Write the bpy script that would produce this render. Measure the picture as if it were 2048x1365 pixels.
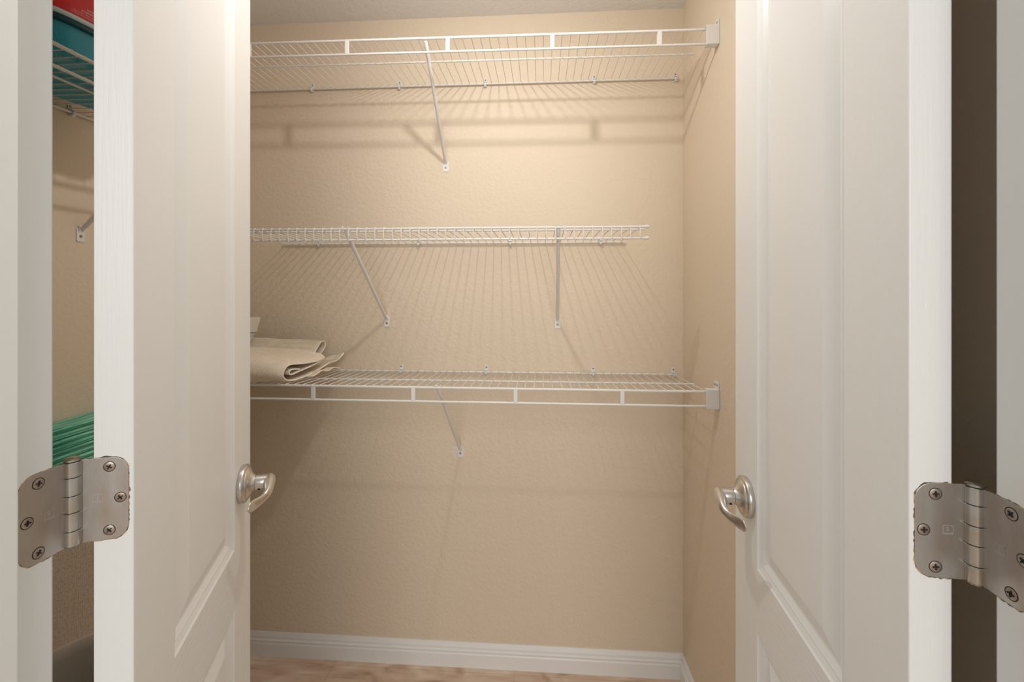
import bpy, bmesh, math, random
from mathutils import Vector, Matrix, noise
R = math.radians
random.seed(7)
for o in list(bpy.data.objects): bpy.data.objects.remove(o)
SC = bpy.context.scene
COL = SC.collection

# ------------------------------------------------------------ camera, world, light, exposure
cam_d = bpy.data.cameras.new('camera'); cam = bpy.data.objects.new('camera', cam_d); COL.objects.link(cam)
cam.location = (0, 0, 1.2755); cam.rotation_euler = (R(90), 0, R(3.79))
cam_d.sensor_fit = 'HORIZONTAL'; cam_d.sensor_width = 36.0; cam_d.lens = 36.0 * 900 / 2048
cam_d.shift_y = (572 - 682.5) / 2048; cam_d.clip_start = 0.01
SC.camera = cam
LAMP_POWER = 1.25; GLOW_POWER = 5.1; FILL_POWER = 44.0; WORLD = 0.43
w = bpy.data.worlds.new('world'); SC.world = w; w.use_nodes = True
w.node_tree.nodes['Background'].inputs[0].default_value = (0.92, 0.975, 0.985, 1)
w.node_tree.nodes['Background'].inputs[1].default_value = WORLD
SC.view_settings.view_transform = 'Standard'; SC.view_settings.look = 'None'
SC.view_settings.exposure = 0.25; SC.view_settings.gamma = 1.0; SC.view_settings.use_curve_mapping = False
# fill disk added behind and above the camera to brighten the closet, no fixture
ld = bpy.data.lights.new('fill_light', 'AREA'); ld.shape = 'DISK'; ld.size = 2.0; ld.energy = FILL_POWER; ld.color = (1.0, 0.965, 0.92)
lo = bpy.data.objects.new('fill_light', ld); COL.objects.link(lo); lo.location = (0.25, -3.0, 2.0)
lo.rotation_euler = (R(76), 0, 0)

# ------------------------------------------------------------ materials
def mat(name, col, rough=0.5, metal=0.0, spec=0.5, bump=None, var=None, emis=None, stretch=None, trans=0.0):
    """bump = (scale, strength, distance, detail); var = (scale, colour2, contrast)"""
    m = bpy.data.materials.new(name); m.use_nodes = True
    nt = m.node_tree; b = nt.nodes['Principled BSDF']
    b.inputs['Base Color'].default_value = (*col, 1); b.inputs['Roughness'].default_value = rough
    b.inputs['Metallic'].default_value = metal; b.inputs['Specular IOR Level'].default_value = spec
    tc = nt.nodes.new('ShaderNodeTexCoord'); src = tc.outputs['Object']
    if stretch:
        mp = nt.nodes.new('ShaderNodeMapping'); mp.inputs['Scale'].default_value = stretch
        nt.links.new(src, mp.inputs[0]); src = mp.outputs[0]
    if bump:
        n = nt.nodes.new('ShaderNodeTexNoise'); n.inputs['Scale'].default_value = bump[0]; n.inputs['Detail'].default_value = bump[3]
        nt.links.new(src, n.inputs['Vector'])
        bp = nt.nodes.new('ShaderNodeBump'); bp.inputs['Strength'].default_value = bump[1]; bp.inputs['Distance'].default_value = bump[2]
        nt.links.new(n.outputs['Fac'], bp.inputs['Height']); nt.links.new(bp.outputs[0], b.inputs['Normal'])
    if var:
        n = nt.nodes.new('ShaderNodeTexNoise'); n.inputs['Scale'].default_value = var[0]; n.inputs['Detail'].default_value = 5
        nt.links.new(tc.outputs['Object'] if not stretch else src, n.inputs['Vector'])
        r = nt.nodes.new('ShaderNodeValToRGB'); c = var[2]
        r.color_ramp.elements[0].position = 0.5 - c; r.color_ramp.elements[0].color = (*col, 1)
        r.color_ramp.elements[1].position = 0.5 + c; r.color_ramp.elements[1].color = (*var[1], 1)
        nt.links.new(n.outputs['Fac'], r.inputs[0]); nt.links.new(r.outputs[0], b.inputs['Base Color'])
    if emis:
        b.inputs['Emission Color'].default_value = (*emis[0], 1); b.inputs['Emission Strength'].default_value = emis[1]
    return m
WALLC = (0.775, 0.655, 0.51)
M = {}
M['wall'] = mat('tan_wall_paint', WALLC, 0.55, spec=0.35, bump=(95, 0.42, 0.0035, 2.5))
M['ceil'] = mat('ceiling_paint', (0.86, 0.86, 0.86), 0.8, bump=(80, 0.6, 0.004, 3))
M['trim'] = mat('white_trim_paint', (0.845, 0.85, 0.83), 0.38, bump=(30, 0.12, 0.002, 3))
M['base'] = mat('baseboard_paint', (0.88, 0.875, 0.855), 0.4, bump=(30, 0.1, 0.002, 3))
M['door_v'] = mat('door_paint_vertical_grain', (0.865, 0.865, 0.85), 0.36, bump=(14, 0.22, 0.0012, 4), stretch=(26, 26, 1.1))
M['door_h'] = mat('door_paint_crosswise_grain', (0.865, 0.865, 0.85), 0.36, bump=(14, 0.45, 0.0015, 4), stretch=(1.1, 1.1, 26))
M['door_s'] = mat('door_paint_moulding', (0.875, 0.875, 0.86), 0.30)
M['wire'] = mat('white_vinyl_wire', (0.82, 0.80, 0.77), 0.35)
M['plast'] = mat('white_plastic', (0.80, 0.80, 0.79), 0.4)
M['brace'] = mat('white_enamel_steel', (0.82, 0.81, 0.79), 0.35)
M['screw'] = mat('zinc_screw', (0.35, 0.33, 0.31), 0.4, metal=0.9)
M['black'] = mat('dark_recess', (0.02, 0.017, 0.015), 0.7)
M['nickel'] = mat('satin_nickel', (0.66, 0.63, 0.60), 0.27, metal=1.0, bump=(60, 0.08, 0.0005, 3), stretch=(1, 1, 12))
M['hinge'] = mat('worn_nickel', (0.54, 0.53, 0.515), 0.36, metal=0.85, bump=(70, 0.12, 0.0006, 4), var=(13, (0.45, 0.385, 0.33), 0.24), stretch=(5, 5, 1.6))
M['knuckle'] = mat('worn_nickel_knuckle', (0.58, 0.57, 0.55), 0.28, metal=0.95, bump=(70, 0.1, 0.0006, 4), var=(45, (0.50, 0.45, 0.37), 0.16))
M['hscrew'] = mat('rusty_screw_head', (0.50, 0.45, 0.40), 0.38, metal=0.75, var=(90, (0.34, 0.23, 0.16), 0.2))
M['chip'] = mat('chipped_paint_edge', (0.10, 0.075, 0.055), 0.8, var=(160, (0.55, 0.36, 0.2), 0.08))
M['etch'] = mat('etched_mark', (0.56, 0.545, 0.52), 0.6, metal=0.3)
M['towel'] = mat('beige_terry', (0.86, 0.74, 0.59), 0.95, spec=0.1, bump=(420, 0.55, 0.006, 2), var=(60, (0.93, 0.82, 0.67), 0.2))
M['hem'] = mat('beige_towel_hem', (0.93, 0.85, 0.74), 0.9, spec=0.1, bump=(300, 0.5, 0.002, 2))
M['cream'] = mat('cream_cotton', (0.80, 0.77, 0.69), 0.9, spec=0.1, bump=(18, 0.6, 0.008, 3))
M['pblue'] = mat('pale_blue_cotton', (0.62, 0.70, 0.72), 0.9, spec=0.1, bump=(18, 0.6, 0.008, 3))
M['teal'] = mat('teal_plastic', (0.03, 0.40, 0.55), 0.30, bump=(8, 0.15, 0.01, 2))
M['tealshade'] = mat('shaded_teal_rim', (0.01, 0.09, 0.12), 0.3)  # shadow under the tub's overhang, put into a darker teal
M['iceblue'] = mat('ice_blue_plastic', (0.70, 0.90, 1.0), 0.25)
M['red'] = mat('red_label', (0.80, 0.025, 0.03), 0.4)
M['ink'] = mat('white_ink', (0.88, 0.84, 0.80), 0.5)
M['green'] = mat('green_cloth', (0.05, 0.36, 0.25), 0.5, var=(30, (0.36, 0.84, 0.64), 0.14), stretch=(6, .35, 9), bump=(60, 0.5, 0.003, 2))
M['bin'] = mat('grey_bin_plastic', (0.82, 0.79, 0.74), 0.35)
M['porc'] = mat('white_porcelain', (0.85, 0.85, 0.83), 0.25)
# brown woven cloth
def weave(name, c1, c2, sc):
    m = mat(name, c1, 0.9, spec=0.1); nt = m.node_tree; b = nt.nodes['Principled BSDF']
    tc = nt.nodes.new('ShaderNodeTexCoord'); mp = nt.nodes.new('ShaderNodeMapping'); mp.inputs['Rotation'].default_value = (R(45), 0, 0)
    nt.links.new(tc.outputs['Object'], mp.inputs[0])
    ch = nt.nodes.new('ShaderNodeTexChecker'); ch.inputs['Scale'].default_value = sc
    ch.inputs['Color1'].default_value = (*c1, 1); ch.inputs['Color2'].default_value = (*c2, 1)
    nt.links.new(mp.outputs[0], ch.inputs['Vector'])
    nz = nt.nodes.new('ShaderNodeTexNoise'); nz.inputs['Scale'].default_value = 260
    mx = nt.nodes.new('ShaderNodeMixRGB'); mx.blend_type = 'MULTIPLY'; mx.inputs[0].default_value = 0.6
    nt.links.new(tc.outputs['Object'], nz.inputs['Vector'])
    nt.links.new(ch.outputs['Color'], mx.inputs[1]); nt.links.new(nz.outputs['Fac'], mx.inputs[2]); nt.links.new(mx.outputs[0], b.inputs['Base Color'])
    bp = nt.nodes.new('ShaderNodeBump'); bp.inputs['Strength'].default_value = 0.6; bp.inputs['Distance'].default_value = 0.002
    nt.links.new(ch.outputs['Fac'], bp.inputs['Height']); nt.links.new(bp.outputs[0], b.inputs['Normal'])
    return m
M['weave'] = weave('brown_woven_cloth', (0.62, 0.50, 0.38), (0.95, 0.82, 0.68), 640)
# travertine-look floor
def floor_mat():
    m = mat('stone_look_floor', (0.5, 0.36, 0.26), 0.35, spec=0.4); nt = m.node_tree; b = nt.nodes['Principled BSDF']; L = nt.links
    tc = nt.nodes.new('ShaderNodeTexCoord')
    mp = nt.nodes.new('ShaderNodeMapping'); mp.inputs['Rotation'].default_value = (0, 0, R(38)); mp.inputs['Scale'].default_value = (2.2, 6.5, 1)
    L.new(tc.outputs['Object'], mp.inputs[0])
    n = nt.nodes.new('ShaderNodeTexNoise'); n.inputs['Scale'].default_value = 2.3; n.inputs['Detail'].default_value = 9; n.inputs['Distortion'].default_value = 1.4
    L.new(mp.outputs[0], n.inputs['Vector'])
    r = nt.nodes.new('ShaderNodeValToRGB'); e = r.color_ramp.elements
    e[0].position = 0.33; e[0].color = (0.46, 0.31, 0.215, 1); e[1].position = 0.70; e[1].color = (0.82, 0.68, 0.55, 1)
    k = e.new(0.47); k.color = (0.68, 0.49, 0.36, 1)
    L.new(n.outputs['Fac'], r.inputs[0])
    br = nt.nodes.new('ShaderNodeTexBrick'); br.offset = 0.0
    br.inputs['Color1'].default_value = (1, 1, 1, 1); br.inputs['Color2'].default_value = (0.93, 0.93, 0.93, 1); br.inputs['Mortar'].default_value = (0.84, 0.81, 0.77, 1)
    br.inputs['Scale'].default_value = 1.0; br.inputs['Mortar Size'].default_value = 0.0018; br.inputs['Brick Width'].default_value = 0.61; br.inputs['Row Height'].default_value = 0.457
    m2 = nt.nodes.new('ShaderNodeMapping'); m2.inputs['Location'].default_value = (.70, -0.10, 0); L.new(tc.outputs['Object'], m2.inputs[0]); L.new(m2.outputs[0], br.inputs['Vector'])
    mx = nt.nodes.new('ShaderNodeMixRGB'); mx.blend_type = 'MULTIPLY'; mx.inputs[0].default_value = 1.0
    L.new(r.outputs[0], mx.inputs[1]); L.new(br.outputs['Color'], mx.inputs[2]); L.new(mx.outputs[0], b.inputs['Base Color'])
    return m
M['floor'] = floor_mat()

# ------------------------------------------------------------ mesh helpers
class MB:
    def __init__(s): s.v = []; s.f = []; s.mi = []; s.cur = 0
    def add(s, vs, fs):
        n = len(s.v); s.v += [Vector(v) for v in vs]; s.f += [tuple(i + n for i in f) for f in fs]; s.mi += [s.cur] * len(fs); return s
    def box(s, x0, x1, y0, y1, z0, z1):
        return s.add([(x0, y0, z0), (x1, y0, z0), (x1, y1, z0), (x0, y1, z0), (x0, y0, z1), (x1, y0, z1), (x1, y1, z1), (x0, y1, z1)],
              [(0, 3, 2, 1), (4, 5, 6, 7), (0, 1, 5, 4), (1, 2, 6, 5), (2, 3, 7, 6), (3, 0, 4, 7)])
    def tube(s, pts, r, n=10, ry=None, closed=False, up=None):
        """swept ellipse r x ry; r may be a list"""
        pts = [Vector(p) for p in pts]; K = len(pts); vs = []; fs = []
        rr = r if isinstance(r, (list, tuple)) else [r] * K
        qq = ry if isinstance(ry, (list, tuple)) else ([ry] * K if ry else rr)
        prev = None
        for i, p in enumerate(pts):
            t = (pts[min(i + 1, K - 1)] - pts[max(i - 1, 0)]).normalized()
            if up: a = Vector(up)
            else: a = prev if prev is not None else (Vector((0, 0, 1)) if abs(t.z) < 0.9 else Vector((1, 0, 0)))
            a = (a - t * a.dot(t)).normalized(); bb = t.cross(a); prev = a
            for k in range(n):
                th = 2 * math.pi * k / n
                vs.append(p + a * (math.cos(th) * rr[i]) + bb * (math.sin(th) * qq[i]))
        for i in range(K - 1):
            for k in range(n):
                a0 = i * n + k; a1 = i * n + (k + 1) % n
                fs.append((a0, a1, a1 + n, a0 + n))
        fs.append(tuple(range(n - 1, -1, -1))); fs.append(tuple((K - 1) * n + k for k in range(n)))
        return s.add(vs, fs)
    def lathe(s, prof, o, ax, n=40):
        """prof [(radius, distance along ax)]"""
        ax = Vector(ax).normalized(); a = ax.orthogonal().normalized(); b = ax.cross(a); o = Vector(o); vs = []; fs = []
        for r, d in prof:
            for k in range(n):
                th = 2 * math.pi * k / n; vs.append(o + ax * d + (a * math.cos(th) + b * math.sin(th)) * max(r, 1e-5))
        for i in range(len(prof) - 1):
            for k in range(n):
                a0 = i * n + k; a1 = i * n + (k + 1) % n; fs.append((a0, a1, a1 + n, a0 + n))
        fs.append(tuple(range(n - 1, -1, -1))); fs.append(tuple((len(prof) - 1) * n + k for k in range(n)))
        return s.add(vs, fs)
    def prism(s, poly, fn0, fn1):
        """2D polygon mapped by two functions to the two caps"""
        n = len(poly); vs = [fn0(*p) for p in poly] + [fn1(*p) for p in poly]
        fs = [tuple(range(n - 1, -1, -1)), tuple(range(n, 2 * n))] + [(i, (i + 1) % n, n + (i + 1) % n, n + i) for i in range(n)]
        return s.add(vs, fs)
    def sheet(s, rows, thick):
        """rows of equal-length point lists -> closed slab of given thickness"""
        A = len(rows); B = len(rows[0]); P = [[Vector(p) for p in r] for r in rows]; N = []
        for i in range(A):
            for j in range(B):
                du = P[min(i + 1, A - 1)][j] - P[max(i - 1, 0)][j]; dv = P[i][min(j + 1, B - 1)] - P[i][max(j - 1, 0)]
                n = du.cross(dv); N.append(n.normalized() if n.length > 1e-12 else Vector((0, 0, 1)))
        vs = [P[i][j] + N[i * B + j] * thick / 2 for i in range(A) for j in range(B)] + [P[i][j] - N[i * B + j] * thick / 2 for i in range(A) for j in range(B)]
        fs = []; o = A * B
        for i in range(A - 1):
            for j in range(B - 1):
                a, b, c, d = i * B + j, i * B + j + 1, (i + 1) * B + j + 1, (i + 1) * B + j
                fs += [(a, b, c, d), (o + d, o + c, o + b, o + a)]
        for j in range(B - 1):
            fs += [(j + 1, j, o + j, o + j + 1), ((A - 1) * B + j, (A - 1) * B + j + 1, o + (A - 1) * B + j + 1, o + (A - 1) * B + j)]
        for i in range(A - 1):
            fs += [(i * B, (i + 1) * B, o + (i + 1) * B, o + i * B), ((i + 1) * B + B - 1, i * B + B - 1, o + i * B + B - 1, o + (i + 1) * B + B - 1)]
        return s.add(vs, fs)
    def xf(s, m): s.v = [m @ v for v in s.v]; return s
    def build(s, name, mats, parent=None, loc=(0, 0, 0), smooth=True, bevel=0.0, seg=2, angle=35):
        me = bpy.data.meshes.new(name); L = Vector(loc)
        me.from_pydata([tuple(v - L) for v in s.v], [], s.f)
        mats = mats if isinstance(mats, list) else [mats]
        for m in mats: me.materials.append(m)
        for p, i in zip(me.polygons, s.mi): p.material_index = i
        bm = bmesh.new(); bm.from_mesh(me); bmesh.ops.recalc_face_normals(bm, faces=bm.faces); bm.to_mesh(me); bm.free()
        if smooth:
            for p in me.polygons: p.use_smooth = True
            me.set_sharp_from_angle(angle=R(angle))
        o = bpy.data.objects.new(name, me); COL.objects.link(o); o.location = L
        if parent: o.parent = parent
        if bevel:
            b = o.modifiers.new('bevel', 'BEVEL'); b.width = bevel; b.segments = seg; b.limit_method = 'ANGLE'; b.angle_limit = R(40)
            if smooth:
                b.harden_normals = False
        return o
def tag(o, label=None, cat=None, group=None, kind=None):
    if label: o['label'] = label
    if cat: o['category'] = cat
    if group: o['group'] = group
    if kind: o['kind'] = kind
    return o
def empty(name, loc, label, cat, group=None):
    o = bpy.data.objects.new(name, None); COL.objects.link(o); o.location = loc; o.empty_display_size = 0.05
    return tag(o, label, cat, group)
def rel(mb, root):   # world-space verts -> root-local (root has no rotation)
    L = root.location; mb.v = [v - L for v in mb.v]; return mb
def rrect(w, h, r, n=6):
    pts = []
    for cx, cy, a0 in ((w / 2 - r, h / 2 - r, 0), (-w / 2 + r, h / 2 - r, 90), (-w / 2 + r, -h / 2 + r, 180), (w / 2 - r, -h / 2 + r, 270)):
        for k in range(n + 1):
            a = R(a0 + 90 * k / n); pts.append((cx + r * math.cos(a), cy + r * math.sin(a)))
    return pts
def text_mb(txt, size, depth=0.0003):
    cu = bpy.data.curves.new('t', 'FONT'); cu.body = txt; cu.size = size; cu.extrude = depth
    o = bpy.data.objects.new('t', cu); COL.objects.link(o); dg = bpy.context.evaluated_depsgraph_get()
    me = bpy.data.meshes.new_from_object(o.evaluated_get(dg)); mb = MB()
    mb.add([v.co.copy() for v in me.vertices], [tuple(p.vertices) for p in me.polygons])
    bpy.data.objects.remove(o); bpy.data.curves.remove(cu); bpy.data.meshes.remove(me)
    return mb

# ------------------------------------------------------------ the room
XL, XR, YB, YF, ZC = -1.12, 0.459, 1.5, 0.405, 2.181
JL, JR = -0.4755, 0.3845        # jamb faces
JY0, JY1 = 0.290, 0.409         # jamb from hall side to closet side
HEAD = 2.05
def st(mb, name, m, **k): return tag(mb.build(name, m, **k), kind='structure')
st(MB().box(-2.6, 2.2, -3.6, YB + .1, -.08, 0), 'floor', M['floor'], smooth=False)
st(MB().box(XL - .1, XR + .1, YB, YB + .1, 0, ZC), 'wall_back', M['wall'], smooth=False)
st(MB().box(XR, XR + .1, YF, YB, 0, ZC), 'wall_right', M['wall'], smooth=False)
st(MB().box(XL - .1, XL, YF, YB, 0, ZC), 'wall_left', M['wall'], smooth=False)
st(MB().box(XL - .1, XR + .1, YF, YB + .1, ZC, ZC + .1), 'ceiling', M['ceil'], smooth=False)
wf = MB().box(-2.6, JL - .02, JY0 + .01, YF, 0, 2.5)
wf.box(JR + .02, 2.2, JY0 + .01, YF, 0, 2.5); wf.box(JL - .02, JR + .02, JY0 + .01, YF, HEAD + .02, 2.5)
st(wf, 'wall_front', M['wall'], smooth=False)
# door frame: jambs with their stops
t = MB().box(JL - .019, JL, JY0, JY1, 0, HEAD); t.box(JL, JL + .010, .336, .372, 0, HEAD - .01)
st(t, 'trim_1', M['trim'], bevel=.0022)
t = MB().box(JR, JR + .019, JY0, JY1, 0, HEAD); t.box(JR - .010, JR, .336, .372, 0, HEAD - .01)
st(t, 'trim_2', M['trim'], bevel=.0022)
t = MB().box(JL - .019, JR + .019, JY0, JY1, HEAD, HEAD + .019); t.box(JL + .010, JR - .010, .336, .372, HEAD - .010, HEAD)
st(t, 'trim_3', M['trim'], bevel=.0022)
# casing on the hall side
t = MB().box(JL - .075, JL - .006, JY0 - .016, JY0 + .009, 0, HEAD + .075); st(t, 'trim_4', M['trim'], bevel=.003)
t = MB().box(JR + .006, JR + .075, JY0 - .016, JY0 + .009, 0, HEAD + .075); st(t, 'trim_5', M['trim'], bevel=.003)
t = MB().box(JL - .005, JR + .005, JY0 - .016, JY0 + .009, HEAD + .006, HEAD + .075); st(t, 'trim_6', M['trim'], bevel=.003)
# baseboards, stepped profile
bp = [(0, 0), (.0125, 0), (.0125, .043), (.0105, .047), (.0105, .050), (.0118, .0525), (.0118, .055), (.0085, .0585), (.0085, .066), (.0065, .071), (.0035, .0785), (0, .0785)]
st(MB().prism(bp, lambda a, z: (XL, YB - a, z), lambda a, z: (XR, YB - a, z)), 'baseboard_back', M['base'], smooth=False)
st(MB().prism(bp, lambda a, z: (XR - a, YF, z), lambda a, z: (XR - a, YB - .0125, z)), 'baseboard_right', M['base'], smooth=False)
st(MB().prism(bp, lambda a, z: (XL + a, YF, z), lambda a, z: (XL + a, YB - .0125, z)), 'baseboard_left', M['base'], smooth=False)

# ------------------------------------------------------------ closet ceiling bulb
fx = empty('ceiling_downlight', (-.144, .863, ZC), 'small white downlight hanging from closet ceiling', 'ceiling light')
MB().lathe([(.045, 0), (.045, -.006), (.040, -.010), (.012, -.012), (.012, -.040), (.024, -.046), (.026, -.078), (.022, -.0795), (.0175, -.0795)], (0, 0, 0), (0, 0, 1)).build('housing', M['porc'], fx)
M['lens'] = mat('glowing_lens', (1, .97, .93), .5, emis=((1.0, 0.97, 0.93), 30))
MB().lathe([(.0172, -.0790), (.0172, -.0800), (.0001, -.0801)], (0, 0, 0), (0, 0, 1), n=32).build('lens', M['lens'], fx)
la = bpy.data.lights.new('downlight', 'AREA'); la.shape = 'DISK'; la.size = .032; la.energy = LAMP_POWER; la.color = (1.0, 0.975, 0.94)
lb = bpy.data.objects.new('downlight', la); COL.objects.link(lb); lb.location = (-.144, .863, ZC - .0815)
lp = bpy.data.lights.new('downlight_glow', 'POINT'); lp.shadow_soft_size = .013; lp.energy = GLOW_POWER; lp.color = (1.0, 0.975, 0.94)
lq = bpy.data.objects.new('downlight_glow', lp); COL.objects.link(lq); lq.location = (-.144, .863, ZC - .095)

# ------------------------------------------------------------ doors, handles, hinges
DT = .035; PO = .016
def door(name, pin, ang, sx, hz, rough_seed):
    root_m = Matrix.Translation(Vector((pin[0], pin[1], 0))) @ Matrix.Rotation(R(ang), 4, 'Z')
    W0, W1, Z0, Z1 = .0025, .0025 + .4375, .010, HEAD - .004
    mb = MB(); rings = [(0, 0), (.0025, .0022), (.0105, .0050), (.0125, .0040), (.0215, .0085), (.0245, .0088), (.046, .0020), (.049, .0014)]
    cols = [W0, W0 + .097, W1 - .0995, W1]
    panels = [(.807, 1.905), (.225, .703)]
    for yf, sg in ((-PO - DT, 1), (-PO, -1)):
        zs = [Z0, panels[1][0], panels[1][1], panels[0][0], panels[0][1], Z1]
        def q(x0, x1, z0, z1, mi):
            mb.cur = mi; mb.add([(x0, yf, z0), (x1, yf, z0), (x1, yf, z1), (x0, yf, z1)], [(0, 1, 2, 3)])
        for i in range(5):
            q(cols[0], cols[1], zs[i], zs[i + 1], 0); q(cols[2], cols[3], zs[i], zs[i + 1], 0)
        for i in (0, 2, 4): q(cols[1], cols[2], zs[i], zs[i + 1], 1)
        for z0, z1 in panels:
            prev = None
            for d, h in rings:
                c = [(cols[1] + d, yf + sg * h, z0 + d), (cols[2] - d, yf + sg * h, z0 + d), (cols[2] - d, yf + sg * h, z1 - d), (cols[1] + d, yf + sg * h, z1 - d)]
                if prev:
                    mb.cur = 2
                    for k in range(4): mb.add([prev[k], prev[(k + 1) % 4], c[(k + 1) % 4], c[k]], [(0, 1, 2, 3)])
                prev = c
            mb.cur = 0; mb.add(prev, [(0, 1, 2, 3)])
    mb.cur = 0; y0, y1 = -PO - DT, -PO
    zs = [Z0, panels[1][0], panels[1][1], panels[0][0], panels[0][1], Z1]
    for i in range(5):
        mb.add([(W0, y0, zs[i]), (W0, y1, zs[i]), (W0, y1, zs[i + 1]), (W0, y0, zs[i + 1])], [(0, 1, 2, 3)])
        mb.add([(W1, y0, zs[i]), (W1, y1, zs[i]), (W1, y1, zs[i + 1]), (W1, y0, zs[i + 1])], [(0, 1, 2, 3)])
    for z in (Z0, Z1):
        for a in range(3): mb.add([(cols[a], y0, z), (cols[a + 1], y0, z), (cols[a + 1], y1, z), (cols[a], y1, z)], [(0, 1, 2, 3)])
    mir = Matrix.Diagonal((sx, 1, 1, 1))
    mb.xf(mir)
    # merge doubles
    me = bpy.data.meshes.new(name); me.from_pydata([tuple(v) for v in mb.v], [], mb.f)
    for m in (M['door_v'], M['door_h'], M['door_s']): me.materials.append(m)
    for p, i in zip(me.polygons, mb.mi): p.material_index = i
    bm = bmesh.new(); bm.from_mesh(me); bmesh.ops.remove_doubles(bm, verts=bm.verts, dist=1e-5); bmesh.ops.recalc_face_normals(bm, faces=bm.faces); bm.to_mesh(me); bm.free()
    d = bpy.data.objects.new(name, me); COL.objects.link(d); d.matrix_world = root_m; d['kind'] = 'structure'
    bv = d.modifiers.new('bevel', 'BEVEL'); bv.width = .0014; bv.segments = 2; bv.limit_method = 'ANGLE'; bv.angle_limit = R(60)
    def part(mb_, nm, m, par, local=True, **k):
        if local: mb_.xf(mir)
        o = mb_.build(nm, m, None, **k); o.parent = par; return o
    # lever handles on both faces
    hx = W0 + .378; 
    for side, yf, s in (('room', -PO - DT, -1), ('closet', -PO, 1)):
        def F(u, off, z): return (hx + u, yf + s * off, hz + z)
        rose = MB().lathe([(.033, 0), (.034, .001), (.034, .0080), (.0322, .0100), (.0285, .0108), (.0275, .0130), (.022, .0150), (.0165, .0185), (.0142, .0222), (.0134, .0240)], F(0, 0, 0), (0, s, 0), n=64)
        h = part(rose, 'door_handle', M['nickel'], d, angle=50); h['label'] = 'satin nickel lever handle'
        lv = MB()
        lv.lathe([(.0135, .0245), (.0138, .026), (.0138, .040), (.0130, .0440), (.009, .0450), (.001, .0452)], F(0, 0, 0), (0, s, 0), n=40)
        pts = [F(.0138, .0445, .0), F(.0125, .0447, .0), F(.0090, .0450, .0), F(.003, .0458, .0), F(-.008, .0475, -.0015), F(-.021, .0500, -.0045), F(-.033, .0510, -.0080), F(-.044, .0475, -.0115), F(-.055, .0420, -.0135), F(-.066, .0365, -.0140), F(-.076, .0330, -.0140), F(-.0825, .0320, -.0140)]
        rz = [.0010, .0062, .0108, .0137, .0130, .0106, .0085, .0075, .0085, .0100, .0088, .0030]; ro = [.0008, .0050, .0090, .0110, .0104, .0084, .0065, .0050, .0040, .0034, .0030, .0015]
        # resample the sweep with Catmull-Rom
        P = [Vector(p) for p in pts]; PP = []; A = []; B = []
        for i in range(len(P) - 1):
            p0, p1, p2, p3 = P[max(i - 1, 0)], P[i], P[i + 1], P[min(i + 2, len(P) - 1)]
            for k in range(5):
                t_ = k / 5; PP.append(.5 * (2 * p1 + (p2 - p0) * t_ + (2 * p0 - 5 * p1 + 4 * p2 - p3) * t_ ** 2 + (3 * p1 - p0 - 3 * p2 + p3) * t_ ** 3))
                A.append(rz[i] + (rz[i + 1] - rz[i]) * t_); B.append(ro[i] + (ro[i + 1] - ro[i]) * t_)
        PP.append(P[-1]); A.append(rz[-1]); B.append(ro[-1])
        lv.tube(PP, A, n=24, ry=B, up=(0, 0, 1))
        part(lv, 'lever', M['nickel'], h, angle=50)
        ss = MB().lathe([(.0022, 0), (.0022, .0008), (.0004, .0008)], F(-.0095, .031, -.0105), (-.6, 0, -.75), n=14)
        part(ss, 'set_screw', M['black'], h)
    # hinge, the middle one: knuckles on the pin, one leaf on the door edge, one on the jamb
    hc = 1.0555 + (.0 if sx > 0 else 0.0); HH = .0425
    def leaf_poly(w, hgt, r, n=7, jag=0):
        pts = [(0, -hgt), (w - r, -hgt)]
        pts += [(w - r + r * math.sin(R(90 * k / n)), -hgt + r - r * math.cos(R(90 * k / n))) for k in range(1, n + 1)]
        pts += [(w - r + r * math.cos(R(90 * k / n)), hgt - r + r * math.sin(R(90 * k / n))) for k in range(0, n + 1)]
        pts += [(0, hgt)]
        if jag:
            out = []; rnd = random.Random(rough_seed + jag); L = len(pts)
            for i in range(L):
                a = Vector(pts[i]); b = Vector(pts[(i + 1) % L]); n_ = max(1, int((b - a).length / .0022))
                for k in range(n_):
                    p = a.lerp(b, k / n_); c = Vector((w / 2, 0)); dd = (p - c).normalized()
                    out.append(tuple(p + dd * (rnd.random() ** 2.4 * .0013 + .0002) if p.x > PO + .001 else p))
            pts = out
        return pts
    inv = root_m.inverted()
    kn = MB(); kr = .0072
    zb = [-.0425, -.0268, -.0085, .0085, .0268, .0425]
    for a, b in zip(zb[:-1], zb[1:]):
        kn.lathe([(kr - .0006, a + .0003), (kr, a + .0009), (kr, b - .0009), (kr - .0006, b - .0003)], (0, 0, hc), (0, 0, 1), n=28)
    hinge = part(kn, 'hinge', M['knuckle'], d, angle=40); hinge['label'] = 'worn satin nickel butt hinge'
    pn = MB().lathe([(.0055, .0425), (.0068, .0432), (.0068, .0448), (.005, .0462), (.001, .0466)], (0, 0, hc), (0, 0, 1), n=24)
    pn.lathe([(.0055, -.0425), (.0060, -.0432), (.004, -.0445), (.001, -.0447)], (0, 0, hc), (0, 0, 1), n=24)
    part(pn, 'hinge_pin', M['knuckle'], hinge, angle=40)
    LW = .0465
    # door leaf: in the plane of the door edge x = W0, running to -y
    def leafmesh(fx_, w=LW):
        m_ = MB(); m_.prism(leaf_poly(w, HH, .0145), lambda a, z: fx_(a, z, 0), lambda a, z: fx_(a, z, 1)); return m_
    dl = lambda a, z, k: Vector((W0 - .0004 - .0018 * (1 - k) + (.0 if a > .01 else -.0005), -a, hc + z))
    DL = leafmesh(lambda a, z, k: Vector((W0 - .0005 if k == 0 else W0 + .0015, -a, hc + z)))
    part(DL, 'leaf', M['hinge'], hinge, smooth=False, bevel=.0003)
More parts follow.
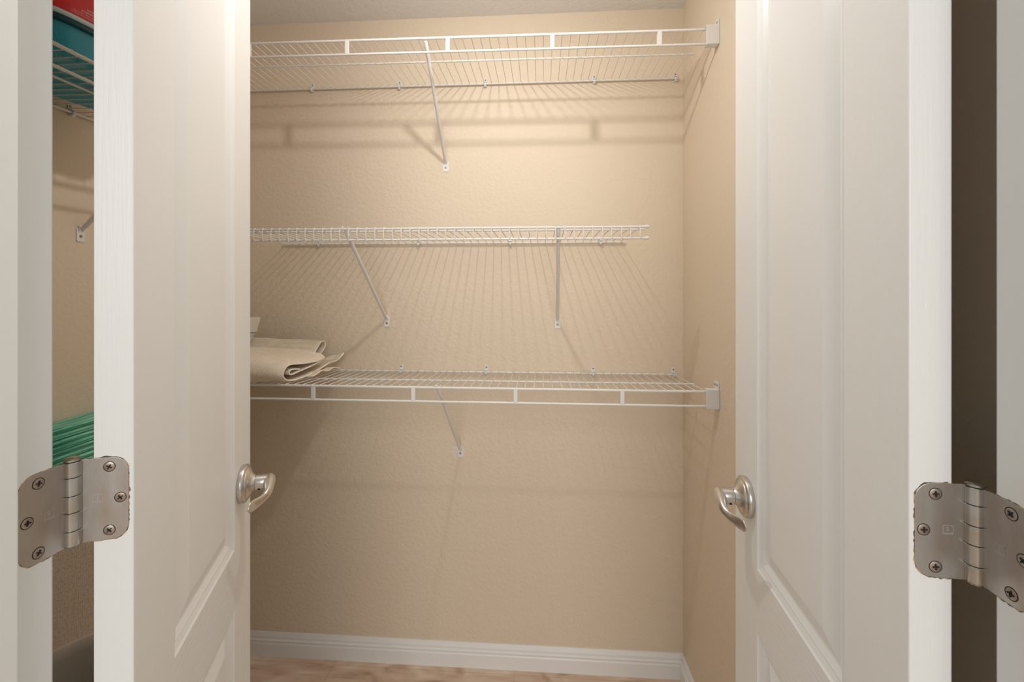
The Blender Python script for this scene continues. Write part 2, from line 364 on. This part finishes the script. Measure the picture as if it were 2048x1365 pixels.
    cm = MB(); cm.prism(leaf_poly(LW + .0002, HH + .0002, .0145, jag=1), lambda a, z: Vector((W0 - .00012, -a, hc + z)), lambda a, z: Vector((W0 + .001, -a, hc + z)))
    # trim the rim polygon to the door side only
    part(cm, 'mortise_edge', M['chip'], hinge, smooth=False)
    sp = [(.0300, .0328), (.0395, 0), (.0300, -.0328)]
    def screw_at(o, nrm, upv):
        nrm = nrm.normalized(); side = nrm.cross(upv).normalized()
        hd = MB().lathe([(.0047, -.0006), (.0047, .00015), (.0042, .00035), (.0002, .00042)], o, nrm, n=22)
        return hd, side
    JX = (JL if sx > 0 else JR)
    for (a, z) in sp:
        for which in ('door', 'jamb'):
            if which == 'door':
                o = Vector((W0 - .0005, -a, hc + z)); nr = Vector((-1, 0, 0))
            else:
                o = Vector(((JX + sx * .0006), pin[1] - a, hc + z)); nr = Vector((sx, 0, 0))
            upv = Vector((0, 0, 1)); tw = random.uniform(0, 1.5)
            s1, side = screw_at(o, nr, upv)
            rim = MB().lathe([(.0054, -.0004), (.0054, .00012), (.0048, .00014)], o, nr, n=22)
            c_, s_ = math.cos(tw), math.sin(tw); e1 = side * c_ + upv * s_; e2 = side * -s_ + upv * c_
            cr = MB()
            for ea, eb in ((e1, e2), (e2, e1)):
                vs = [o + nr * .0012 + ea * (sa * .0026) + eb * (sb * .00055) for sa, sb in ((-1, -1), (1, -1), (1, 1), (-1, 1))] + [o + ea * (sa * .0026) + eb * (sb * .00055) for sa, sb in ((-1, -1), (1, -1), (1, 1), (-1, 1))]
                cr.add(vs, [(0, 1, 2, 3), (7, 6, 5, 4), (0, 4, 5, 1), (1, 5, 6, 2), (2, 6, 7, 3), (3, 7, 4, 0)])
            allm = MB(); allm.cur = 0; allm.add(s1.v, s1.f); allm.cur = 1; allm.add(cr.v, cr.f); allm.cur = 1; allm.add(rim.v, rim.f)
            if which == 'jamb': allm.xf(inv); part(allm, 'screw', [M['hscrew'], M['black']], hinge, local=False)
            else: part(allm, 'screw', [M['hscrew'], M['black']], hinge)
    JLf = MB(); JLf.prism(leaf_poly(LW, HH, .0145), lambda a, z: Vector((JX + sx * .0005, pin[1] - a, hc + z)), lambda a, z: Vector((JX - sx * .0015, pin[1] - a, hc + z)))
    JLf.xf(inv); part(JLf, 'leaf', M['hinge'], hinge, local=False, smooth=False, bevel=.0003)
    cm = MB(); cm.prism(leaf_poly(LW + .0002, HH + .0002, .0145, jag=2), lambda a, z: Vector((JX + sx * .00012, pin[1] - a, hc + z)), lambda a, z: Vector((JX - sx * .001, pin[1] - a, hc + z)))
    cm.xf(inv); part(cm, 'mortise_edge', M['chip'], hinge, local=False, smooth=False)
    # stamped maker's mark on both leaves: a small square with a sign above five letters
    for which in ('door', 'jamb'):
        mk = MB(); q_ = .0042
        for x0, x1, z0, z1 in ((-q_, q_, q_ - .0003, q_), (-q_, -q_ + .0003, -q_ + .002, q_), (q_ - .0003, q_, -q_ + .002, q_)):
            mk.box(x0, x1, z0, z1, 0, .0001)
        tt = text_mb('HAGER', .0026, .00005); tt.v = [Vector((v.x - .0040, v.y - .0040, v.z)) for v in tt.v]; mk.add(tt.v, tt.f)
        tt = text_mb('2', .0042, .00005); tt.v = [Vector((v.x - .0012, v.y - .0005, v.z)) for v in tt.v]; mk.add(tt.v, tt.f)
        out = MB()
        if which == 'door':
            f_ = -1 if sx < 0 else 1
            out.add([Vector((W0 - .0005 - .0001 - v.z, -(.0200 + f_ * v.x), hc + .001 + v.y)) for v in mk.v], mk.f); part(out, 'stamped_mark', M['etch'], hinge, smooth=False)
        else:
            out.add([Vector((JX + sx * (.0006 + v.z), pin[1] - .0205 + sx * v.x * 1.0, hc - .002 + v.y)) for v in mk.v], mk.f)
            out.xf(inv); part(out, 'stamped_mark', M['etch'], hinge, local=False, smooth=False)
    return d
door('door_1', (-.474, .425), 110, 1, .908, 11)
door('door_2', (.383, .425), -93.8, -1, .9085, 23)

# ------------------------------------------------------------ wire shelves
WR = .00105; RR = .0031; PITCH = .0246
def shelf(name, x0, x1, yf, yr, ym, zf, zr, style, label, struts=(), xform=None, cat='wire shelf', endcaps=True, phase=.010, tilt=0.0):
    root = empty(name, (0, 0, 0), label, cat)
    T = xform or Matrix.Identity(4)
    org = T @ Vector(((x0 + x1) / 2, yr, zr)); root.location = org
    def fin(mb, nm, m=M['wire'], **k):
        for v in mb.v: v.z += tilt * (x1 - v.x) * (yr - v.y) / (yr - yf)
        mb.xf(T); rel(mb, root); return mb.build(nm, m, root, **k)
    lip = .041 if style == 'ladder' else .033
    zat = lambda y: zr + (zf - zr) * (yr - y) / (yr - yf)
    rails = [(yf, zf - RR, RR * 1.12), (yf, zf - lip, RR), (ym, zat(ym) - RR - WR * 2, RR * .85), (yr - .006, zr - RR, RR)]
    if style != 'ladder': rails = [(yf, zf - RR, RR * .95), (yf + .002, zf - lip, RR * .9), (ym, zf - .0085, RR * .85), (yr - .006, zr - RR, RR * .9)]
    for k, (y, z, r) in enumerate(rails):
        c = .012 if (style != 'ladder' and k < 2) else .004
        fin(MB().tube([(x0 - .004, y, z), (x1 + (c if k != 0 or style != 'ladder' else .004), y, z)], r, n=12), 'rail')
    dk = MB(); n = int((x1 - x0 - .002) / PITCH); xs = [x1 - phase - i * PITCH for i in range(n + 1) if x1 - phase - i * PITCH > x0]
    for x in xs:
        x += random.uniform(-.0007, .0007)
        if style == 'ladder':
            dk.tube([(x, yf - .003, zf - .001), (x, yf, zf + WR * .6), (x, ym, zat(ym) - WR * .7), (x, yr - .006, zr + WR * .6), (x, yr - .0025, zr - .001), (x, yr - .0022, zr - .006)], WR, n=6)
        else:
            dk.tube([(x, yf - .0015, zf - lip - .003), (x, yf - .0038, zf - lip + .004), (x, yf - .0042, zf - .008), (x, yf - .0030, zf - .0002), (x, yf + .003, zf + WR), (x, ym, zf - .0085 + RR), (x, yr - .006, zr + WR * .6), (x, yr - .0025, zr - .001), (x, yr - .0022, zr - .006)], WR * 1.2, n=6)
    fin(dk, 'wire_deck')
    for x in struts:
        s_ = MB().box(x - .0055, x + .0055, yf - .0032, yf + .0016, zf - lip + .0015, zf - .0030)
        s_.box(x - .0055, x - .0030, yf + .0014, yf + .009, zf - lip + .0015, zf - .0030)
        fin(s_, 'strut', bevel=.0008)
    if style != 'ladder' and endcaps:
        for y, z, r in rails[:2]:
            fin(MB().lathe([(.0028, 0), (.0042, .0006), (.0044, .009), (.003, .0118), (.0003, .0125)], (x1 + .002, y, z), (1, 0, 0), n=18), 'end_cap', M['plast'])
    return root
FY = 1.2050
shelf('wire_shelf', XL + .012, XR - .026, FY, YB - .002, 1.330, 1.9475, 1.9525, 'ladder', 'white wire shelf with ladder lip, topmost on back wall near ceiling', tilt=.0055, struts=(-1.095, -.8145, -.5345, -.2542, .0283, .3090))
shelf('wire_shelf', -.884, .268, FY, YB - .002, 1.2215, 1.4345, 1.4215, 'wrap', 'short white wire shelf on middle of back wall, wrapped lip, free right end')
shelf('wire_shelf', XL + .012, XR - .026, FY, YB - .002, 1.330, 1.0020, .9905, 'ladder', 'lowest white wire shelf on back wall, holding the beige towel', struts=(-.911, -.630, -.3490, -.0702, .2120))
# left wall shelf: local x runs along the wall, local -y points into the room
TL = Matrix.Translation(Vector((XL, 0, 0))) @ Matrix.Rotation(R(90), 4, 'Z') @ Matrix.Translation(Vector((0, -YB, 0)))
# (x, YB - d, z) -> world (XL + d, x, z)
LZ = 1.690
shelf('wire_shelf', YF + .03, 1.165, FY, YB - .002, 1.330, LZ, LZ, 'ladder', 'white wire shelf on left wall carrying the teal tub, seen through gap beside left door', struts=(.58, 1.13), xform=TL)

def clip(x, z, which, T=None):
    T = T or Matrix.Identity(4)
    mb = MB()
    mb.prism(rrect(.011, .030, .0045), lambda a, b: (x + a, YB - .0002, z + .003 + b), lambda a, b: (x + a, YB - .0022, z + .003 + b))
    arc = [(x, YB - .0030, z - .010), (x, YB - .0085, z - .0115), (x, YB - .0125, z - .007), (x, YB - .0125, z - .001)]
    mb.tube(arc, .0045, n=10, ry=.0018, up=(1, 0, 0))
    mb.box(x - .0045, x + .0045, YB - .0105, YB - .0006, z + .0022, z + .0045)
    sc = MB().lathe([(.0030, 0), (.0030, .0006), (.0022, .0014), (.0003, .0018)], (x, YB - .0022, z + .012), (0, -1, 0), n=14)
    root = empty('shelf_clip', T @ Vector((x, YB, z)), which, 'shelf clip', 'small plastic clips along the rear shelf rails')
    mb.xf(T); rel(mb, root).build('clip_body', M['plast'], root, bevel=.0004); sc.xf(T); rel(sc, root).build('screw', M['screw'], root)
ords = ['leftmost', 'second from left', 'third from left', 'fourth from left', 'rightmost']
for i, x in enumerate((-.7857, -.4806, -.1884, .1719, .4336)):
    clip(x, 1.9525, 'small white wall clip on the top shelf rail, %s of five' % ords[i])
for i, x in enumerate((-.7609, -.415, -.1044, .1931)):
    clip(x, 1.4215, 'small white wall clip under rear rail of the middle shelf, %s' % ['leftmost of four', 'second of four from left', 'third of four from left', 'rightmost of four'][i])
for i, x in enumerate((-.4754, -.1851, .1686, .4272)):
    clip(x, .9905, 'white wall clip of the lowest shelf rail, %s' % ['nearest the towel', 'second to the right of the towel', 'third to the right of the towel', 'nearest the right wall'][i])
clip(.998, LZ, 'grey-white wall clip on left wall below the teal tub', TL)

def brace(xt, yt, zt, xb, zb, label, T=None, group='diagonal shelf braces'):
    T = T or Matrix.Identity(4)
    root = empty('shelf_brace', T @ Vector((xb, YB, zb)), label, 'shelf brace', group)
    top = Vector((xt, yt + .002, zt - .006)); bot = Vector((xb, YB - .007, zb + .014))
    r = MB(); d = (bot - top)
    r.tube([top, top + d * .04, top + d * .08, bot - d * .03, bot], [.0052, .0056, .0053, .0050, .0050], n=14, ry=[.0020, .0042, .0046, .0046, .0022], up=(1, 0, 0))
    r.xf(T); rel(r, root).build('brace_rod', M['brace'], root)
    f = MB(); f.prism(rrect(.0195, .034, .004), lambda a, b: (xb + a, YB - .0002, zb + b), lambda a, b: (xb + a, YB - .0024, zb + b))
    f.prism([(-.0070, 0), (.0070, 0), (.0050, 1), (-.0050, 1)], lambda a, b: (xb + a, YB - .0024 - .0062 * b, zb + .006 + .012 * b), lambda a, b: (xb + a, YB - .0010 - .0030 * b, zb + .012 + .012 * b))
    f.xf(T); rel(f, root).build('foot_plate', M['brace'], root, bevel=.0009)
    s_ = MB().lathe([(.0036, 0), (.0036, .0005), (.0028, .0016), (.0003, .0022)], (xb, YB - .0024, zb - .003), (0, -1, 0), n=16)
    s_.xf(T); rel(s_, root).build('screw', M['screw'], root)
    h = MB()
    for s2 in (-1, 1):
        h.tube([(xt + s2 * .0015, yt + .002, zt - .007), (xt + s2 * .0030, yt + .0055, zt + .0005), (xt + s2 * .0055, yt + .001, zt + .0035), (xt + s2 * .0085, yt - .004, zt + .001)], .0014, n=8)
    h.xf(T); rel(h, root).build('hook', M['brace'], root)
brace(-.3155, FY, 1.9470, -.3225, 1.6770, 'white diagonal brace under top shelf, its foot plate screwed high on back wall')
brace(-.5400, FY, 1.4345, -.5257, 1.1520, 'white slanting brace at left under middle shelf, foot plate above towel')
brace(.0440, FY, 1.4345, .0520, 1.1505, 'white upright-looking brace at right under middle shelf')
brace(-.2800, FY, 1.0020, -.2731, .7150, 'white diagonal brace under lowest shelf beside wall patch')
brace(1.030, FY, LZ, 1.022, 1.399, 'white brace foot plate on left wall seen through gap beside left door', TL)

def endbracket(zt, two, label):
    root = empty('end_bracket', (XR, FY, zt), label, 'shelf end bracket')
    x0 = XR - .0335; b = MB()
    b.box(x0, XR - .0005, FY - .0095, FY - .0070, zt - .047, zt + .0035)
    b.box(x0 + .001, XR - .0005, FY - .0072, FY + .012, zt - .047, zt - .0440)
    b.box(x0 + .001, XR - .0005, FY - .0072, FY + .012, zt + .0015, zt + .0035)
    b.box(XR - .0028, XR - .0005, FY - .0072, FY + .020, zt - .0440, zt + .0015)
    b.box(x0 + .010, XR - .0005, FY + .0095, FY + .0120, zt - .044, zt - .030)
    rel(b, root).build('socket', M['plast'], root, bevel=.0008)
    tb = MB(); H_ = .020
    tb.prism(rrect(.030, H_ + .010, .005), lambda a, c: (XR - .0003, FY + .008 + a, zt + .0075 + c), lambda a, c: (XR - .0030, FY + .008 + a, zt + .0075 + c))
    rel(tb, root).build('mounting_tab', M['plast'], root, bevel=.0006)
    for y in ((FY + .001, FY + .015)):
        s_ = MB().lathe([(.0030, 0), (.0030, .0006), (.0022, .0015), (.0003, .0018)], (XR - .0030, y, zt + .0135), (-1, 0, 0), n=14)
        rel(s_, root).build('screw', M['screw'], root)
endbracket(1.9490, False, 'white plastic end bracket holding top shelf to right wall')
endbracket(1.0025, True, 'white plastic end bracket holding lowest shelf to right wall')

# small spackle patch beside the lowest brace foot
sp = MB(); rnd = random.Random(3)
for cx, cz, rx, rz in ((-.2935, .7290, .0060, .0042), (-.2960, .7205, .0048, .0040), (-.2905, .7150, .0055, .0050), (-.2925, .7060, .0040, .0046)):
    poly = [(cx + rx * math.cos(a) * rnd.uniform(.75, 1.1), cz + rz * math.sin(a) * rnd.uniform(.75, 1.1)) for a in [2 * math.pi * k / 14 for k in range(14)]]
    sp.prism(poly, lambda a, b: (a, YB + .001, b), lambda a, b: (a, YB - .0004, b))
tag(sp.build('spackle_patch', mat('spackle', (.80, .75, .68), .8), loc=(-.2925, YB, .718), smooth=False), 'small ragged white spackle patch on tan wall left of the lowest brace foot', 'wall patch')

# ------------------------------------------------------------ folded towel on the lowest shelf
ZS = 1.0035
def lofted(stations, prof_fn, npt):
    return [prof_fn(s) for s in stations]
def smooth_path(pts, n):
    P = [Vector((*p, 0)) for p in pts]; out = []
    for i in range(len(P) - 1):
        p0, p1, p2, p3 = P[max(i - 1, 0)], P[i], P[i + 1], P[min(i + 2, len(P) - 1)]
        for k in range(n):
            t_ = k / n; v = .5 * (2 * p1 + (p2 - p0) * t_ + (2 * p0 - 5 * p1 + 4 * p2 - p3) * t_ ** 2 + (3 * p1 - p0 - 3 * p2 + p3) * t_ ** 3); out.append((v.x, v.y))
    out.append((P[-1].x, P[-1].y)); return out
def lerp_path(a, b, t_): return [(p[0] + (q[0] - p[0]) * t_, p[1] + (q[1] - p[1]) * t_) for p, q in zip(a, b)]
def cloth(name, right, left, xr, xl, thick, m, parent, skew, n=8, rows=26, amp=.004, ease=.6):
    """sheet whose (Y,Z) profile goes from `right` (at xr) to `left` (at xl); skew(y) shifts x"""
    R_ = smooth_path(right, n); L_ = smooth_path(left, n); out = []
    for i in range(rows):
        t_ = i / (rows - 1); pr = lerp_path(R_, L_, t_ ** ease); row = []
        for (y, z) in pr:
            x = xr + (xl - xr) * t_ + skew(y) * (1 - t_)
            nz = noise.noise(Vector((x * 14, y * 14, z * 22))) * amp * min(1, .25 + 2.5 * t_)
            row.append((x, y + nz * .5, max(z + nz, ZS + thick / 2)))
        out.append(row)
    mb = MB(); mb.sheet(out, thick); rel(mb, parent); return mb, out
tw = empty('folded_towel', (-.85, 1.33, ZS), 'beige terry towel folded loosely, lying on the lowest shelf beside the left door', 'towel')
def hem_line(out, parent, r=.0022):
    rel(MB().tube(out[0], r, n=8, up=(1, 0, 0)), parent).build('hem', M['hem'], parent)
# outer fold: tail at the wall, along the shelf to the front, round, and back under the upper fold
right1 = [(1.462, ZS + .047), (1.430, ZS + .030), (1.385, ZS + .026), (1.330, ZS + .012), (1.260, ZS + .003), (1.216, ZS + .007), (1.197, ZS + .022), (1.204, ZS + .042), (1.226, ZS + .050), (1.275, ZS + .044), (1.325, ZS + .042), (1.350, ZS + .045), (1.365, ZS + .050)]
left1 = [(1.462, ZS + .020), (1.430, ZS + .010), (1.385, ZS + .006), (1.330, ZS + .004), (1.236, ZS + .003), (1.186, ZS + .008), (1.170, ZS + .036), (1.184, ZS + .068), (1.228, ZS + .084), (1.275, ZS + .086), (1.325, ZS + .084), (1.355, ZS + .082), (1.372, ZS + .082)]
sk1 = lambda y: (y - 1.20) * .20
mb, o1 = cloth('fold', right1, left1, -.712, -1.06, .0045, None, tw, sk1, rows=36, ease=.42)
mb.build('outer_fold', M['towel'], tw, angle=60); hem_line(o1, tw)
# upper fold: back top of the towel, rounded end curling down
right2 = [(1.330, ZS + .045), (1.362, ZS + .046), (1.392, ZS + .058), (1.413, ZS + .078), (1.408, ZS + .093), (1.390, ZS + .091), (1.374, ZS + .074), (1.350, ZS + .055), (1.310, ZS + .050), (1.250, ZS + .046)]
left2 = [(1.440, ZS + .040), (1.455, ZS + .070), (1.455, ZS + .090), (1.440, ZS + .103), (1.412, ZS + .101), (1.384, ZS + .091), (1.360, ZS + .084), (1.340, ZS + .078), (1.290, ZS + .066), (1.250, ZS + .058)]
mb, o2 = cloth('fold', right2, left2, -.742, -1.06, .0045, None, tw, sk1, rows=30, ease=.7)
mb.build('upper_fold', M['towel'], tw, angle=60); hem_line(o2, tw)
# inner layers seen end on
right3 = [(1.370, ZS + .046), (1.320, ZS + .032), (1.262, ZS + .024), (1.232, ZS + .020), (1.222, ZS + .027), (1.232, ZS + .034), (1.262, ZS + .030)]
left3 = [(1.370, ZS + .066), (1.320, ZS + .050), (1.262, ZS + .036), (1.232, ZS + .030), (1.222, ZS + .040), (1.232, ZS + .050), (1.262, ZS + .050)]
mb, o3 = cloth('fold', right3, left3, -.714, -1.04, .004, None, tw, sk1, rows=14, amp=.001)
mb.build('inner_fold', M['towel'], tw, angle=60); hem_line(o3, tw, .0018)
# loose lower tail lying on the wires
right4 = [(1.415, ZS + .005), (1.385, ZS + .013), (1.355, ZS + .008), (1.330, ZS + .014), (1.300, ZS + .006), (1.285, ZS + .004)]
left4 = [(1.410, ZS + .006), (1.385, ZS + .006), (1.355, ZS + .005), (1.330, ZS + .005), (1.300, ZS + .005), (1.285, ZS + .004)]
mb, o4 = cloth('fold', right4, left4, -.694, -.95, .003, None, tw, sk1, rows=12, amp=.001)
mb.build('tail', M['towel'], tw, angle=60); hem_line(o4, tw, .0018)
# folded linens on top of the towel
def linen(x0, x1, y0, y1, z0, z1, name, m, label, taper=.010, folds=2):
    mb = MB(); n = 28; rows = []
    rnd = random.Random(int(z0 * 1000))
    for k in range(9):
        t_ = k / 8; z = z0 + (z1 - z0) * t_; bul = math.sin(math.pi * t_) ** .5 * .0015; ins = taper * (1 - t_)
        poly = rrect((x1 - x0) + 2 * bul - 2 * ins, (y1 - y0) + 2 * bul, .018, 6)
        rows.append([((x0 + x1) / 2 + a + .0008 * math.sin(9 * b * 20 + k), (y0 + y1) / 2 + b + .002 * math.sin(a * 60), z + .0025 * math.sin(a * 40 + b * 30)) for a, b in poly])
    L = len(rows[0]); vs = [p for r_ in rows for p in r_]; fs = []
    for k in range(8):
        for j in range(L): fs.append((k * L + j, k * L + (j + 1) % L, (k + 1) * L + (j + 1) % L, (k + 1) * L + j))
    fs.append(tuple(range(L - 1, -1, -1))); fs.append(tuple(8 * L + j for j in range(L)))
    mb.add(vs, fs)
    return tag(mb.build(name, m, loc=((x0 + x1) / 2, (y0 + y1) / 2, z0), angle=50), label, 'linen', )
linen(-1.10, -.910, 1.215, 1.385, ZS + .095, ZS + .124, 'folded_cloth', M['pblue'], 'pale blue folded cloth lying on the beige towel under the cream one', taper=.012)
linen(-1.10, -.896, 1.215, 1.390, ZS + .1265, ZS + .172, 'folded_pillowcase', M['cream'], 'cream folded cloth, topmost on the stack beside the left door edge', taper=.010)

# ------------------------------------------------------------ things seen through the gap beside the left door
# teal tub with a red label on the left wall shelf
tx0, tx1, ty0, ty1 = XL + .012, XL + .283, .702, 1.04; tz = LZ + .0025
tub = empty('storage_tub', ((tx0 + tx1) / 2, (ty0 + ty1) / 2, tz), 'teal plastic tub with red lettered band on the left wall shelf', 'storage tub')
def loft_rr(levels, cx, cy, n=6):
    vs = []; fs = []; L = 4 * (n + 1)
    for (w_, h_, r_, z) in levels: vs += [(cx + a, cy + b, z) for a, b in rrect(w_, h_, r_, n)]
    for k in range(len(levels) - 1):
        for j in range(L): fs.append((k * L + j, k * L + (j + 1) % L, (k + 1) * L + (j + 1) % L, (k + 1) * L + j))
    fs.append(tuple(range(L - 1, -1, -1))); fs.append(tuple((len(levels) - 1) * L + j for j in range(L)))
    return MB().add(vs, fs)
cx, cy = (tx0 + tx1) / 2, (ty0 + ty1) / 2; W_, D_ = tx1 - tx0, ty1 - ty0
b = loft_rr([(W_ - .05, D_ - .05, .03, tz), (W_ - .026, D_ - .022, .068, tz + .008), (W_ - .022, D_ - .018, .068, tz + .075)], cx, cy); rel(b, tub).build('tub_body', M['teal'], tub)
b = loft_rr([(W_ - .020, D_ - .016, .068, tz + .056), (W_ - .008, D_ - .006, .072, tz + .058), (W_ - .006, D_ - .004, .072, tz + .064), (W_ - .010, D_ - .008, .072, tz + .066)], cx, cy); rel(b, tub).build('rim', M['tealshade'], tub)
b = loft_rr([(W_ - .004, D_ - .002, .072, tz + .066), (W_, D_ + .002, .072, tz + .068), (W_, D_ + .002, .072, tz + .0735), (W_ - .006, D_ - .004, .072, tz + .075)], cx, cy); rel(b, tub).build('lid_edge', M['iceblue'], tub)
b = loft_rr([(W_ - .004, D_ - .002, .072, tz + .075), (W_ - .004, D_ - .002, .072, tz + .170), (W_ - .010, D_ - .008, .072, tz + .173)], cx, cy); lab = rel(b, tub).build('label_band', M['red'], tub)
tm = MB(); xs_ = cx + (W_ - .004) / 2 + .0002
for txt, y, z, sz in (('Sin lieno | Sin enredosos', .774, tz + .0790, .0036), ('Sin powdre | Non adhes', .778, tz + .0834, .0036), ('JS GENERALES', .790, tz + .0880, .0048), ('INSTRUCTIONS', .799, tz + .0935, .0048)):
    t_ = text_mb(txt, sz, .00003); tm.add([Vector((xs_ - .00012 + v.z, y + v.x, z + v.y)) for v in t_.v], t_.f)
rel(tm, tub).build('lettering', M['ink'], lab)
tub.rotation_euler = (0, 0, R(-8)); tub.location.x += .008
# slim woven case against the left wall with a pile of green cloth, grey bin in front
hp = empty('fabric_case', (XL + .036, .98, 0), 'slim tall case of brown woven cloth standing against left wall, under the green pile', 'fabric case')
b = loft_rr([(.062, .58, .014, .002), (.064, .585, .016, .02), (.064, .585, .016, .850)], XL + .034, .98); rel(b, hp).build('case_body', M['weave'], hp)
b = loft_rr([(.067, .589, .016, .842), (.068, .590, .016, .846), (.068, .590, .016, .858), (.064, .586, .016, .862)], XL + .0345, .98); rel(b, hp).build('case_rim', M['weave'], hp)
zc_ = .8625
for i in range(8):
    rnd = random.Random(40 + i); hgt = .0128 + rnd.uniform(-.0025, .0025); mb = MB(); rows = []
    p1, p2, p3 = rnd.uniform(.2, .35), rnd.uniform(.5, .6), rnd.uniform(.7, .85)
    for k in range(21):
        y = .72 + .46 * k / 20; wb = .0018 * math.sin(y * 21 + i * 1.7)
        sec = [(-.030, 0), (.022 + wb, 0), (.0285 + wb, hgt * .12), (.0255 + wb, hgt * p1), (.0300 + wb, hgt * p2), (.0260 + wb, hgt * p3), (.0270 + wb, hgt * .92), (.020, hgt * .97), (-.030, hgt * .97)]
        rows.append([(XL + .033 + a, y, zc_ + z) for a, z in sec])
    L = 9; vs = [p for r_ in rows for p in r_]; fs = [(k * L + j, k * L + (j + 1) % L, (k + 1) * L + (j + 1) % L, (k + 1) * L + j) for k in range(20) for j in range(L)]
    fs += [tuple(range(L - 1, -1, -1)), tuple(20 * L + j for j in range(L))]
    mb.add(vs, fs)
    pos = ['lowest, lying on the brown case', 'second from bottom', 'third from bottom', 'fourth from bottom', 'fourth from top', 'third from top', 'second from top', 'topmost'][i]
    tag(mb.build('folded_green_cloth', M['green'], loc=(XL + .033, .95, zc_), angle=50), 'folded green striped cloth in the pile behind left hinge, ' + pos, 'folded cloth', 'green cloths piled on the brown case')
    zc_ += hgt
bx, by, br_, bz = -.755, .700, .155, .605
tb = empty('waste_bin', (bx, by, 0), 'pale grey round plastic bin with thick rim on floor behind the left door', 'bin')
pr = [(.105, 0), (.112, .004), (.150, bz - .02), (.158, bz - .018), (.161, bz - .006), (.158, bz), (.150, bz + .001), (.145, bz - .004), (.143, bz - .02), (.108, .012), (.001, .010)]
rel(MB().lathe(pr, (bx, by, 0), (0, 0, 1), n=72), tb).build('bin_body', M['bin'], tb, angle=50)
